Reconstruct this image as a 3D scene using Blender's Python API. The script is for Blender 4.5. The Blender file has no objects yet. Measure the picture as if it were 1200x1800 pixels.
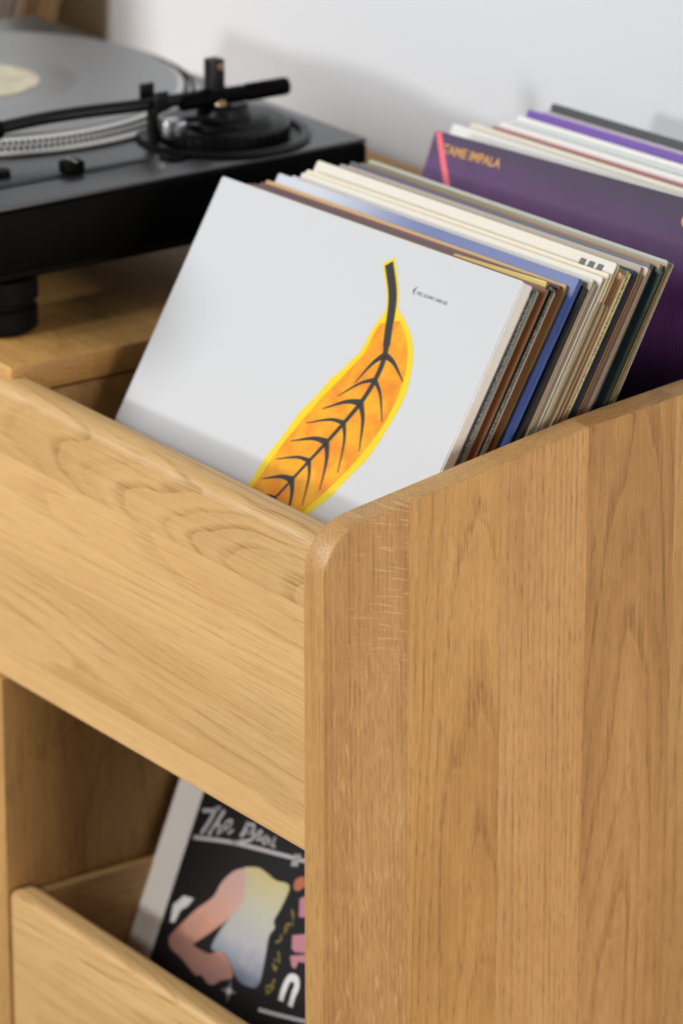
import bpy, bmesh, math, random
from mathutils import Vector, Matrix
import numpy as np
R = math.radians
random.seed(7)
SC = bpy.context.scene
COL = SC.collection

# ------------------------------------------------------------------ camera
PIT = math.atan2(2990, 8167.0)
YAW = R(35.5)
FH = Vector((-math.cos(YAW), math.sin(YAW), 0))
FWD = FH * math.cos(PIT) + Vector((0, 0, -math.sin(PIT)))
RGT = Vector((FH.y, -FH.x, 0))
UPV = RGT.cross(FWD)
camd = bpy.data.cameras.new('camera')
cam = bpy.data.objects.new('camera', camd)
COL.objects.link(cam)
cam.matrix_world = Matrix(((RGT.x, UPV.x, -FWD.x, 2.19433), (RGT.y, UPV.y, -FWD.y, -1.55131),
                           (RGT.z, UPV.z, -FWD.z, 2.05155), (0, 0, 0, 1)))
camd.sensor_fit = 'VERTICAL'
camd.sensor_height = 36.0
camd.sensor_width = 24.0
camd.lens = 8167.0 / 1800 * 36
camd.clip_end = 100
camd.dof.use_dof = True
camd.dof.focus_distance = 2.93
camd.dof.aperture_fstop = 5.6
SC.camera = cam

# ------------------------------------------------------------------ world, lamps, exposure
w = bpy.data.worlds.new('World')
SC.world = w
w.use_nodes = True
w.node_tree.nodes['Background'].inputs[0].default_value = (0.93, 0.96, 1.0, 1)
w.node_tree.nodes['Background'].inputs[1].default_value = 0.05


def lamp(name, loc, target, sx, sy, power, col=(1, 1, 1)):
    l = bpy.data.lights.new(name, 'AREA')
    l.shape = 'RECTANGLE'
    l.size, l.size_y = sx, sy
    l.energy = power
    l.color = col
    o = bpy.data.objects.new(name, l)
    COL.objects.link(o)
    o.location = loc
    o.rotation_euler = (Vector(target) - Vector(loc)).to_track_quat('-Z', 'Y').to_euler()
    return o


TGT = (-0.3, 0.1, 1.0)
lamp('window_light', (-1.9, -2.2, 2.40), TGT, 1.5, 1.3, 67, (0.985, 0.995, 1.0))
lamp('room_lamp_front', (-0.40, -3.0, 1.95), TGT, 0.26, 0.22, 31, (1.0, 0.985, 0.96))
lamp('room_lamp_high', (-0.45, -2.8, 2.75), TGT, 0.26, 0.22, 16, (1.0, 0.985, 0.96))
lamp('room_lamp_low', (3.0, -2.5, 1.75), TGT, 0.30, 0.26, 4.5, (1.0, 0.97, 0.93))
lamp('fill_light_right', (3.3, 0.0, 1.20), TGT, 1.0, 1.1, 53, (1.0, 0.88, 0.74))  # unseen soft warm fill, added to brighten the side panel

SC.view_settings.view_transform = 'Standard'
SC.view_settings.look = 'None'
SC.view_settings.gamma = 1
SC.view_settings.use_curve_mapping = False
SC.view_settings.exposure = 0.06
SC.cycles.use_denoising = True
SC.cycles.max_bounces = 8


# ------------------------------------------------------------------ helpers
def lin(c):
    return tuple((v / 12.92 if v <= 0.04045 else ((v + 0.055) / 1.055) ** 2.4) for v in (x / 255 for x in c))


def link(name, data, parent=None):
    o = bpy.data.objects.new(name, data)
    COL.objects.link(o)
    if parent:
        o.parent = parent
    return o


def tag(o, label=None, cat=None, group=None, kind=None):
    if label: o['label'] = label
    if cat: o['category'] = cat
    if group: o['group'] = group
    if kind: o['kind'] = kind
    return o


def empty(name, loc=(0, 0, 0), rot=(0, 0, 0), parent=None):
    o = link(name, None, parent)
    o.location = loc
    o.rotation_euler = rot
    o.empty_display_size = 0.02
    return o


def from_bm(name, bm, mats, parent=None, smooth=None):
    me = bpy.data.meshes.new(name)
    bmesh.ops.recalc_face_normals(bm, faces=bm.faces)
    bm.to_mesh(me)
    bm.free()
    if not isinstance(mats, (list, tuple)):
        mats = [mats]
    for m in mats:
        me.materials.append(m)
    if smooth is not None:
        me.polygons.foreach_set('use_smooth', [True] * len(me.polygons))
        me.set_sharp_from_angle(angle=R(smooth))
    return link(name, me, parent)


def add_box(bm, x0, x1, y0, y1, z0, z1, bev=0, seg=2, mi=0):
    r = bmesh.ops.create_cube(bm, size=1, matrix=Matrix.Translation(((x0 + x1) / 2, (y0 + y1) / 2, (z0 + z1) / 2)) @
                              Matrix.Diagonal((x1 - x0, y1 - y0, z1 - z0, 1)))
    vs = r['verts']
    fs = set(f for v in vs for f in v.link_faces)
    for f in fs: f.material_index = mi
    if bev:
        es = list(set(e for v in vs for e in v.link_edges))
        b = bmesh.ops.bevel(bm, geom=es, offset=bev, segments=seg, profile=0.5, affect='EDGES')
        for f in b['faces']: f.material_index = mi


def add_lathe(bm, prof, c=(0, 0, 0), n=48, axis='z', mi=0):
    rings = []
    for r, h in prof:
        ring = []
        for k in range(n):
            a = 2 * math.pi * k / n
            if r < 1e-6 and ring:
                ring.append(ring[0]); continue
            p = (r * math.cos(a), r * math.sin(a), h)
            if axis == 'y': p = (p[0], p[2], p[1])
            if axis == 'x': p = (p[2], p[0], p[1])
            ring.append(bm.verts.new((c[0] + p[0], c[1] + p[1], c[2] + p[2])))
        rings.append(ring)
    for a, b in zip(rings, rings[1:]):
        for k in range(n):
            q = [a[k], a[(k + 1) % n], b[(k + 1) % n], b[k]]
            u = []
            for v in q:
                if v not in u: u.append(v)
            if len(u) > 2:
                f = bm.faces.new(u)
                f.material_index = mi


def add_tube(bm, pts, rad, n=14, mi=0, cap=True):
    pts = [Vector(p) for p in pts]
    if not isinstance(rad, (list, tuple)): rad = [rad] * len(pts)
    rings = []
    for i, p in enumerate(pts):
        t = (pts[min(i + 1, len(pts) - 1)] - pts[max(i - 1, 0)]).normalized()
        ref = Vector((0, 0, 1)) if abs(t.z) < 0.9 else Vector((1, 0, 0))
        u = t.cross(ref).normalized(); v = t.cross(u)
        rings.append([bm.verts.new(p + (u * math.cos(2 * math.pi * k / n) + v * math.sin(2 * math.pi * k / n)) * rad[i]) for k in range(n)])
    for a, b in zip(rings, rings[1:]):
        for k in range(n):
            f = bm.faces.new((a[k], a[(k + 1) % n], b[(k + 1) % n], b[k])); f.material_index = mi
    if cap:
        bm.faces.new(rings[0]).material_index = mi
        bm.faces.new(rings[-1][::-1]).material_index = mi


class NT:
    """small node-tree helper"""
    def __init__(self, name):
        self.m = bpy.data.materials.new(name)
        self.m.use_nodes = True
        self.t = self.m.node_tree
        self.b = self.t.nodes['Principled BSDF']

    def n(self, ty, **kw):
        x = self.t.nodes.new(ty)
        for k, v in kw.items(): setattr(x, k, v)
        return x

    def put(self, sock, v):
        if hasattr(v, 'is_output') or hasattr(v, 'links'):
            self.t.links.new(v, sock)
        else:
            sock.default_value = v

    def math(self, op, a, b=None, c=None, clamp=False):
        x = self.n('ShaderNodeMath', operation=op, use_clamp=clamp)
        self.put(x.inputs[0], a)
        if b is not None: self.put(x.inputs[1], b)
        if c is not None: self.put(x.inputs[2], c)
        return x.outputs[0]

    def sep(self, v):
        x = self.n('ShaderNodeSeparateXYZ'); self.put(x.inputs[0], v); return x.outputs

    def comb(self, a, b, c):
        x = self.n('ShaderNodeCombineXYZ')
        for i, v in enumerate((a, b, c)): self.put(x.inputs[i], v)
        return x.outputs[0]

    def vmath(self, op, a, b):
        x = self.n('ShaderNodeVectorMath', operation=op); self.put(x.inputs[0], a); self.put(x.inputs[1], b); return x.outputs[0]

    def noise(self, vec, scale, detail=2, rough=0.5, dist=0.0):
        x = self.n('ShaderNodeTexNoise'); self.put(x.inputs['Vector'], vec)
        x.inputs['Scale'].default_value = scale; x.inputs['Detail'].default_value = detail
        x.inputs['Roughness'].default_value = rough; x.inputs['Distortion'].default_value = dist
        return x.outputs['Fac']

    def ss(self, v, lo, hi):
        x = self.n('ShaderNodeMapRange', interpolation_type='SMOOTHSTEP')
        self.put(x.inputs['Value'], v); x.inputs['From Min'].default_value = lo; x.inputs['From Max'].default_value = hi
        return x.outputs['Result']

    def mix(self, f, a, b, mode='MIX'):
        x = self.n('ShaderNodeMix', data_type='RGBA', blend_type=mode)
        self.put(x.inputs['Factor'], f); self.put(x.inputs['A'], a); self.put(x.inputs['B'], b)
        return x.outputs['Result']

    def obj(self):
        return self.n('ShaderNodeTexCoord').outputs['Object']

    def bump(self, h, strength, dist):
        x = self.n('ShaderNodeBump'); x.inputs['Strength'].default_value = strength; x.inputs['Distance'].default_value = dist
        self.put(x.inputs['Height'], h); self.t.links.new(x.outputs[0], self.b.inputs['Normal'])


def rgba(c): return (c[0], c[1], c[2], 1)


def simple(name, col, rough=0.5, metal=0.0, spec=0.5, var=0.0, scale=60, bump=0.0, coat=0.0):
    s = NT(name)
    s.b.inputs['Roughness'].default_value = rough
    s.b.inputs['Metallic'].default_value = metal
    s.b.inputs['Specular IOR Level'].default_value = spec
    s.b.inputs['Coat Weight'].default_value = coat
    if var or bump:
        f = s.noise(s.obj(), scale, 4, 0.6)
        if var:
            a = rgba(tuple(max(0, v * (1 - var)) for v in col)); b = rgba(tuple(min(1, v * (1 + var)) for v in col))
            s.put(s.b.inputs['Base Color'], s.mix(f, a, b))
        else:
            s.b.inputs['Base Color'].default_value = rgba(col)
        if bump: s.bump(f, bump, 0.001)
    else:
        s.b.inputs['Base Color'].default_value = rgba(col)
    return s.m


OAK_L, OAK_M, OAK_D = (0.75, 0.475, 0.205), (0.60, 0.350, 0.132), (0.36, 0.185, 0.060)


def oak(name, axis='z', pith=(0.05, 0.0), tilt=(0.0, 0.0), ring=0.0042, warp=0.006, tone=1.0, sat=(1, 1, 1), contrast=0.6,
        fleck=0, seed=0, pore=0.72, wscale=9.0, org=(0, 0, 0), zstretch=0.16, plen=1.0, soft=1.0, drift=1.0):
    """oak: growth rings round a tilted pith axis, cut by the board; pores, fibres and ray flecks on top"""
    s = NT(name)
    co = s.obj()
    x, y, z = s.sep(co)
    x = s.math('SUBTRACT', x, org[0]); y = s.math('SUBTRACT', y, org[1]); z = s.math('SUBTRACT', z, org[2])
    if axis == 'z': a, b, l = x, y, z
    elif axis == 'x': a, b, l = y, z, x
    else: a, b, l = x, z, y
    sd = seed * 3.17
    base = s.comb(s.math('ADD', a, sd), s.math('ADD', b, sd * 0.7), l)
    # low-frequency warp, stretched along the grain
    wv = s.comb(s.math('ADD', a, sd), s.math('ADD', b, sd), s.math('MULTIPLY', l, zstretch))
    wn = s.math('SUBTRACT', s.noise(wv, wscale, 2, 0.5, 0.3), 0.5)
    wn2 = s.math('SUBTRACT', s.noise(wv, wscale * 5, 2, 0.5), 0.5)
    wob = s.math('ADD', s.math('MULTIPLY', wn, warp * 6), s.math('MULTIPLY', wn2, warp * 0.8))
    pa = s.math('ADD', s.math('SUBTRACT', a, pith[0]), s.math('MULTIPLY', l, tilt[0]))
    pb = s.math('ADD', s.math('SUBTRACT', b, pith[1]), s.math('MULTIPLY', l, tilt[1]))
    r = s.math('SQRT', s.math('ADD', s.math('MULTIPLY', pa, pa), s.math('MULTIPLY', pb, pb)))
    r = s.math('ADD', r, wob)
    ph = s.math('DIVIDE', r, ring)
    fr = s.math('FRACT', ph)
    # per-ring darkness
    rn = s.n('ShaderNodeTexWhiteNoise', noise_dimensions='1D'); s.put(rn.inputs['W'], s.math('FLOOR', ph))
    rk = s.math('MULTIPLY_ADD', rn.outputs['Value'], 0.7, 0.3)
    early = s.math('MULTIPLY', s.math('SUBTRACT', 1.0, s.ss(fr, 0.10, 0.48)), s.ss(fr, 0.0, 0.07))
    late = s.ss(fr, 0.35, 0.95)
    # groups of rings run darker or paler
    gn = s.noise(s.comb(s.math('MULTIPLY', ph, 0.16), sd, s.math('MULTIPLY', l, 1.5)), 1.0, 2, 0.6)
    grp = s.ss(gn, 0.36, 0.70)
    A = s.math('ADD', a, sd); B = s.math('ADD', b, sd)
    # pores: short open grooves along the grain, densest in early wood
    pw = s.math('MULTIPLY', s.math('SUBTRACT', s.noise(s.comb(A, B, s.math('MULTIPLY', l, 0.5)), 60, 2, 0.5), 0.5), 0.0016)
    pn = s.noise(s.comb(s.math('ADD', A, pw), s.math('ADD', B, pw), s.math('MULTIPLY', l, 0.050 * plen)), 1500, 1.5, 0.5)
    pn3 = s.noise(s.comb(s.math('ADD', B, pw), s.math('ADD', A, pw), s.math('MULTIPLY', l, 0.018 * plen)), 900, 1.5, 0.5)
    po = s.math('MULTIPLY', s.ss(pn, 0.52, 0.66), s.math('MULTIPLY_ADD', early, 0.60, 0.40))
    po = s.math('MAXIMUM', po, s.math('MULTIPLY', s.ss(pn3, 0.55, 0.70), s.math('MULTIPLY_ADD', early, 0.45, 0.40)))
    pn2 = s.noise(s.comb(s.math('ADD', A, s.math('ADD', pw, 5.0)), s.math('ADD', B, pw), s.math('MULTIPLY', l, 0.016 * plen)), 420, 4, 0.72)
    fib = s.math('SUBTRACT', pn2, 0.5)
    # broad tone drift
    tn = s.math('SUBTRACT', s.noise(s.comb(A, B, s.math('MULTIPLY', l, 0.22)), 30, 4, 0.6), 0.5)
    mott = s.math('SUBTRACT', s.noise(s.comb(A, B, s.math('MULTIPLY', l, 0.6)), 90, 3, 0.6), 0.5)
    ek = s.math('MULTIPLY', s.math('ADD', early, 0.0), s.math('MULTIPLY_ADD', fib, 2.2, 0.60, clamp=True))
    k = s.math('MULTIPLY', s.math('MULTIPLY', ek, rk), contrast * 0.62)
    k = s.math('ADD', k, s.math('MULTIPLY', late, contrast * 0.10))
    k = s.math('ADD', k, s.math('MULTIPLY', grp, contrast * 0.42 * min(1.0, drift + 0.1)))
    k = s.math('ADD', k, s.math('MULTIPLY', fib, 0.80 * soft))
    k = s.math('ADD', k, s.math('MULTIPLY', tn, 0.70 * drift))
    k = s.math('ADD', k, s.math('MULTIPLY', mott, 0.35 * drift))
    k = s.math('ADD', k, 0.14, clamp=True)
    ramp = s.n('ShaderNodeValToRGB')
    e = ramp.color_ramp.elements
    T = lambda c: rgba(tuple(v * tone * q for v, q in zip(c, sat)))
    e[0].color = T(OAK_L); e[0].position = 0.0
    e[1].color = T(OAK_D); e[1].position = 1.0
    m = e.new(0.45); m.color = T(OAK_M)
    s.put(ramp.inputs[0], k)
    col = ramp.outputs[0]
    col = s.mix(s.math('MULTIPLY', po, pore), col, T((0.27, 0.135, 0.045)))
    if fleck:
        # medullary rays: thin bright slivers, lying across the board near the top and turning along the grain lower down
        amp = s.noise(s.comb(a, s.math('MULTIPLY', b, 45), s.math('MULTIPLY', l, 30)), 1.0, 2, 0.6)
        amp = s.math('MULTIPLY', s.ss(amp, 0.30, 0.58), 1.0)
        f1n = s.noise(s.comb(s.math('MULTIPLY', a, 40), s.math('ADD', s.math('MULTIPLY', b, 38), s.math('MULTIPLY', wn, 2.0)),
                             s.math('ADD', s.math('MULTIPLY', l, 520), s.math('MULTIPLY', s.math('MULTIPLY', b, b), 1500.0))), 1.0, 1.5, 0.5)
        f1 = s.math('MULTIPLY', s.ss(f1n, 0.56, 0.66), s.math('MULTIPLY', s.ss(l, 0.90, 1.0), s.ss(b, 0.006, 0.05)))
        wl = s.math('SUBTRACT', s.noise(s.comb(a, s.math('MULTIPLY', b, 26), s.math('MULTIPLY', l, 30)), 1.0, 1, 0.5), 0.5)
        f2n = s.noise(s.comb(s.math('MULTIPLY', a, 40), s.math('ADD', s.math('MULTIPLY', b, 560), s.math('MULTIPLY', wl, 8.0)), s.math('MULTIPLY', l, 55)), 1.0, 1.5, 0.5)
        f2 = s.math('MULTIPLY', s.math('MULTIPLY', s.ss(f2n, 0.56, 0.66), s.ss(b, 0.003, 0.010)), s.math('SUBTRACT', 1.0, s.ss(l, 0.93, 1.01)))
        ff = s.math('MULTIPLY', s.math('MULTIPLY', s.math('ADD', f1, f2, clamp=True), amp), 0.62 * fleck)
        col = s.mix(ff, col, T((0.88, 0.63, 0.34)))
    s.put(s.b.inputs['Base Color'], col)
    s.put(s.b.inputs['Roughness'], s.math('MULTIPLY_ADD', po, 0.25, 0.42))
    s.b.inputs['Specular IOR Level'].default_value = 0.42
    s.bump(s.math('SUBTRACT', s.math('MULTIPLY', fib, 0.5), po), 0.16, 0.0006)
    return s.m


def split(bm, axis, cuts):
    """cut a closed solid into planks along an axis; returns the list of bmesh pieces"""
    out = []
    ed = [None] + list(cuts) + [None]
    no = Vector((axis == 'x', axis == 'y', axis == 'z'))
    for lo, hi in zip(ed, ed[1:]):
        p = bm.copy()
        for c, inner in ((lo, True), (hi, False)):
            if c is None: continue
            bmesh.ops.bisect_plane(p, geom=p.verts[:] + p.edges[:] + p.faces[:], dist=1e-6,
                                   plane_co=no * (c + (0.00006 if inner else -0.00006)), plane_no=no, clear_inner=inner, clear_outer=not inner)
            be = [e for e in p.edges if e.is_boundary]
            if be: bmesh.ops.holes_fill(p, edges=be, sides=0)
        out.append(p)
    bm.free()
    return out


def prism_x(poly, x0, x1, bev=0.0, seg=3):
    """extrude a YZ polygon along x, rounding the long outline edges on both faces"""
    bm = bmesh.new()
    vs = [bm.verts.new((x0, y, z)) for y, z in poly]
    f = bm.faces.new(vs)
    r = bmesh.ops.extrude_face_region(bm, geom=[f])
    nv = [g for g in r['geom'] if isinstance(g, bmesh.types.BMVert)]
    bmesh.ops.translate(bm, verts=nv, vec=(x1 - x0, 0, 0))
    bmesh.ops.recalc_face_normals(bm, faces=bm.faces)
    if bev:
        es = [e for e in bm.edges if abs(e.verts[0].co.x - e.verts[1].co.x) < 1e-6]
        bmesh.ops.bevel(bm, geom=es, offset=bev, segments=seg, profile=0.5, affect='EDGES', clamp_overlap=True)
    return bm


def round_poly(pts, rad, n=10):
    out = []
    N = len(pts)
    for i, p in enumerate(pts):
        r = rad[i]
        p = Vector((p[0], p[1]))
        if r <= 0:
            out.append((p.x, p.y)); continue
        a = (Vector(pts[i - 1][:2]) - p).normalized(); b = (Vector(pts[(i + 1) % N][:2]) - p).normalized()
        ang = a.angle(b); d = r / math.tan(ang / 2)
        c = p + (a + b).normalized() * (r / math.sin(ang / 2))
        s, e = p + a * d, p + b * d
        a0 = math.atan2(s.y - c.y, s.x - c.x); a1 = math.atan2(e.y - c.y, e.x - c.x)
        da = (a1 - a0 + math.pi) % (2 * math.pi) - math.pi
        for k in range(n + 1):
            t = a0 + da * k / n
            out.append((c.x + r * math.cos(t), c.y + r * math.sin(t)))
    return out


# ------------------------------------------------------------------ setting
WALL_Y = 0.545
wallm = simple('wall_paint', (0.735, 0.765, 0.808), 0.75, var=0.012, scale=9, bump=0.05)
bm = bmesh.new(); add_box(bm, -3.2, 2.4, WALL_Y, WALL_Y + 0.12, -0.02, 2.7)
tag(from_bm('wall', bm, wallm), kind='structure')
floorm = simple('floor_paint', (0.34, 0.27, 0.20), 0.6, var=0.1, scale=5)
bm = bmesh.new(); add_box(bm, -3.2, 2.4, -3.4, WALL_Y - 0.001, -0.05, 0.0)
tag(from_bm('floor', bm, floorm), kind='structure')

# ------------------------------------------------------------------ cabinet
XI = -0.0217          # inner face of the right side panel
XD = -0.393           # right face of the divider
XL = -1.34            # left end
DECK = 1.0515
cab = tag(empty('record_cabinet'), 'oiled oak record cabinet with a sloping side panel and open record bins', 'cabinet')

# right side panel: glued vertical staves, rounded front corner, sloping top
outl = [(0.0, 0.02), (0.0, 1.0500), (0.2082, 1.0810), (0.30, 1.0895), (0.53, 1.106), (0.53, 0.02)]
poly = round_poly(outl, [0, 0.036, 0.2, 0.2, 0.015, 0], 12)
bmp = prism_x(poly, XI, 0.0, 0.0011, 3)
side = empty('side_panel', parent=cab)
cuts = [0.0654, 0.1375, 0.2082, 0.2800, 0.352, 0.425]
pars = [dict(pith=(-0.30, -0.25), tilt=(0.0, 0.01), ring=0.0026, warp=0.002, contrast=0.55, fleck=1, tone=0.90),
        dict(pith=(-0.085, 0.118), tilt=(0.025, 0.03), ring=0.0040, warp=0.0055, contrast=0.95, tone=0.95, sat=(1.05, 0.96, 0.79), org=(0, 0, 0.80)),
        dict(pith=(-0.30, 0.02), tilt=(0.0, 0.01), ring=0.0023, warp=0.0015, contrast=0.75, tone=0.96, sat=(1.03, 0.945, 0.87)),
        dict(pith=(-0.07, 0.235), tilt=(0.03, -0.03), ring=0.0042, warp=0.007, contrast=0.95, tone=0.86, org=(0, 0, 0.9)),
        dict(pith=(-0.09, 0.33), tilt=(0.03, 0.04), ring=0.0045, warp=0.006, contrast=0.7, tone=0.84, sat=(1.02, 0.97, .85), org=(0, 0, 0.85)),
        dict(pith=(-0.1, 0.40), ring=0.004, warp=0.005, tone=0.85), dict(pith=(-0.2, 0.3), ring=0.003, warp=0.003, tone=0.9)]
for i, p in enumerate(split(bmp, 'y', cuts)):
    pars[i]['tone'] *= 0.95
    pars[i].setdefault('sat', (1.04, 0.955, 0.85))
    from_bm('plank', p, oak('oak_side_%d' % i, 'z', seed=i + 1, **pars[i]), side, 40)

# upper front board: horizontal staves, softened top
def board(parent, x0, x1, y0, y1, z0, z1, cuts, parlist, seed0, rt=0.012, rb=0.004, small=0.0022, ends=0.0):
    pl = round_poly([(y0, z0), (y0, z1), (y1, z1), (y1, z0)], [small, rt, rb, small], 6)
    b = prism_x(pl, x0, x1, ends, 3)
    out = []
    for i, p in enumerate(split(b, 'z', cuts)):
        out.append(from_bm('plank', p, oak('oak_board_%d' % (seed0 + i), 'x', seed=seed0 + i, sat=(1.02, 1.045, 1.07), **parlist[i]), parent, 40))
    return out

front = empty('front_board', parent=cab)
board(front, XL + 0.022, XI - 0.0003, 0.008, 0.0300, 0.8245, 1.0437, [0.8475, 0.920, 0.9925],
      [dict(pith=(0.3, 0.84), ring=0.0022, warp=0.002, contrast=0.40, tone=1.08, plen=0.3, pore=0.40, drift=0.4),
       dict(pith=(0.070, 0.858), tilt=(-0.01, 0.06), ring=0.0040, warp=0.004, contrast=0.70, tone=0.99, org=(-0.25, 0, 0), plen=0.3, pore=0.45, soft=0.75, drift=0.45),
       dict(pith=(0.11, 0.985), tilt=(0.02, -0.05), ring=0.0030, warp=0.0025, contrast=0.62, tone=1.07, org=(-0.2, 0, 0), plen=0.3, pore=0.45, soft=0.75, drift=0.4),
       dict(pith=(0.060, 1.006), tilt=(0.075, 0.03), ring=0.0034, warp=0.0026, contrast=1.10, tone=0.97, wscale=11, org=(-0.16, 0, 0), zstretch=0.34, plen=0.4, pore=0.45, soft=0.8, drift=0.5)], 20)

# divider between record bin and deck
divp = empty('divider', parent=cab)
bmp = prism_x([(0.004, 0.02), (0.004, 0.8243), (0.0302, 0.8243), (0.0302, 1.0290), (0.53, 1.0290), (0.53, 0.02)], XD - 0.024, XD - 0.002, 0.0012, 2)
for i, p in enumerate(split(bmp, 'y', [0.063, 0.13, 0.2, 0.28, 0.36, 0.44])):
    from_bm('plank', p, oak('oak_div_%d' % i, 'z', seed=40 + i, pith=(-0.5, 0.04 + 0.065 * i), tilt=(0.04, 0.02), ring=0.0042,
                            warp=0.005, contrast=0.6, tone=[0.86, .8, .82, .8, .8, .8, .8][i], sat=(1.0, .95, .8)), divp, 40)

# deck: staves along x
deck = empty('deck', parent=cab)
bmd = bmesh.new(); add_box(bmd, XL + 0.022, XD, 0.0172, WALL_Y - 0.004, DECK - 0.0205, DECK, 0.0018, 3)
for i, p in enumerate(split(bmd, 'y', [0.085, 0.148, 0.212, 0.28, 0.35, 0.42, 0.49])):
    from_bm('plank', p, oak('oak_deck_%d' % i, 'x', seed=60 + i, pith=(0.05 + 0.066 * i, 0.96 + 0.02 * (i % 3)), tilt=(0.03, 0.03), ring=0.0042,
                            warp=0.005, contrast=0.5, tone=[0.92, .86, .97, .9, .9, .9, .9, .9][i], sat=(1.04, .93, .72)), deck, 40)

# carcass pieces that close the bins
om = oak('oak_carcass', 'x', seed=90, pith=(0.2, 0.7), ring=0.004, warp=0.005, contrast=0.5, tone=0.85)
omd = oak('oak_shade_dark', 'x', seed=91, pith=(0.2, 0.7), ring=0.004, warp=0.005, contrast=0.5, tone=0.16)  # shade put into the colour: oak darkened to cut bounce inside the bins
bm = bmesh.new(); add_box(bm, XD - 0.0018, XI - 0.0003, 0.0302, 0.53, 0.878, 0.896, 0.001)
from_bm('bin_floor', bm, omd, cab)
bm = bmesh.new(); add_box(bm, XL + 0.022, XI - 0.0003, 0.5302, 0.5405, 0.02, 1.03)
from_bm('back_panel', bm, omd, cab)
bm = bmesh.new(); add_box(bm, XL, XL + 0.0216, 0.0, 0.53, 0.02, 1.05, 0.003)
from_bm('side_panel', bm, om, cab)
bm = bmesh.new(); add_box(bm, XL + 0.0, 0.0, 0.03, 0.52, 0.0, 0.0195, 0.001)
from_bm('plinth', bm, om, cab)

# lower drawer
drw = empty('drawer', parent=cab)
dfr = empty('drawer_front', parent=drw)
x0, x1, y0, y1, z0, z1 = XD + 0.0004, XI - 0.0012, 0.003, 0.0255, 0.440, 0.6645
bmp = bmesh.new(); add_box(bmp, x0, x1, y0, y1, z0, z1, 0.0062, 5)
for i, p in enumerate(split(bmp, 'z', [0.50, 0.562, 0.618])):
    from_bm('plank', p, oak('oak_drawer_%d' % i, 'x', seed=100 + i, sat=(1.02, 1.045, 1.07), **[dict(), dict(pith=(0.09, 0.5)),
            dict(pith=(0.10, 0.57), tilt=(0.03, 0.07), ring=0.0042, warp=0.005, contrast=0.75, plen=0.3, pore=0.42, drift=0.5, tone=0.98, org=(-0.3, 0, 0)),
            dict(pith=(0.045, 0.625), tilt=(0.03, -0.05), ring=0.0046, warp=0.006, contrast=1.15, plen=0.3, pore=0.42, drift=0.5, tone=0.98, org=(-0.3, 0, 0), zstretch=.25)][i]), drw and dfr, 40)
dm = oak('oak_drawer_box', 'y', seed=120, pith=(-0.30, 0.60), ring=0.004, warp=0.004, contrast=0.4, tone=0.9)
bm = bmesh.new(); add_box(bm, XD + 0.001, XD + 0.0085, 0.0257, 0.47, 0.445, 0.660, 0.002); from_bm('drawer_side', bm, dm, drw)
bm = bmesh.new(); add_box(bm, XI - 0.0085, XI - 0.001, 0.0257, 0.47, 0.445, 0.660, 0.002); from_bm('drawer_side', bm, dm, drw)
bm = bmesh.new(); add_box(bm, XD + 0.0087, XI - 0.0087, 0.0257, 0.47, 0.445, 0.455); from_bm('drawer_floor', bm, omd, drw)
bm = bmesh.new(); add_box(bm, XD + 0.004, XI - 0.004, 0.4702, 0.484, 0.445, 0.640); from_bm('drawer_back', bm, omd, drw)

# ------------------------------------------------------------------ record sleeves
_mc = {}
def paper(c, rough=0.45, var=0.05, spec=0.35, wear=0.0):
    key = ('p', tuple(c), rough, var, wear)
    if key not in _mc:
        s = NT('sleeve_card')
        l = lin(c)
        co = s.obj()
        f = s.noise(co, 35, 4, 0.65)
        a = rgba(tuple(v * (1 - var) for v in l)); b = rgba(tuple(min(1, v * (1 + var)) for v in l))
        s.put(s.b.inputs['Base Color'], s.mix(f, a, b))
        s.b.inputs['Roughness'].default_value = rough
        s.b.inputs['Specular IOR Level'].default_value = spec
        _mc[key] = s.m
    return _mc[key]


def edge_mat(c, seed=0):
    """raw card / paper edge: thin lengthwise streaks in two tones"""
    key = ('e', tuple(c), seed)
    if key not in _mc:
        s = NT('sleeve_edge')
        l = lin(c)
        x, y, z = s.sep(s.obj())
        f = s.noise(s.comb(s.math('MULTIPLY', x, 8), s.math('MULTIPLY', y, 2600), s.math('MULTIPLY_ADD', z, 6, seed * 7.3)), 1.0, 3, 0.7)
        g = s.noise(s.comb(0.0, 0.0, s.math('MULTIPLY_ADD', z, 60, seed * 3.1)), 1.0, 3, 0.7)
        k = s.math('ADD', s.ss(f, 0.35, 0.68), s.math('MULTIPLY', s.math('SUBTRACT', g, 0.5), 0.5), clamp=True)
        s.put(s.b.inputs['Base Color'], s.mix(k, rgba(tuple(v * 0.74 for v in l)), rgba(tuple(min(0.9, v * 1.3) for v in l))))
        s.b.inputs['Roughness'].default_value = 0.7
        _mc[key] = s.m
    return _mc[key]


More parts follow.
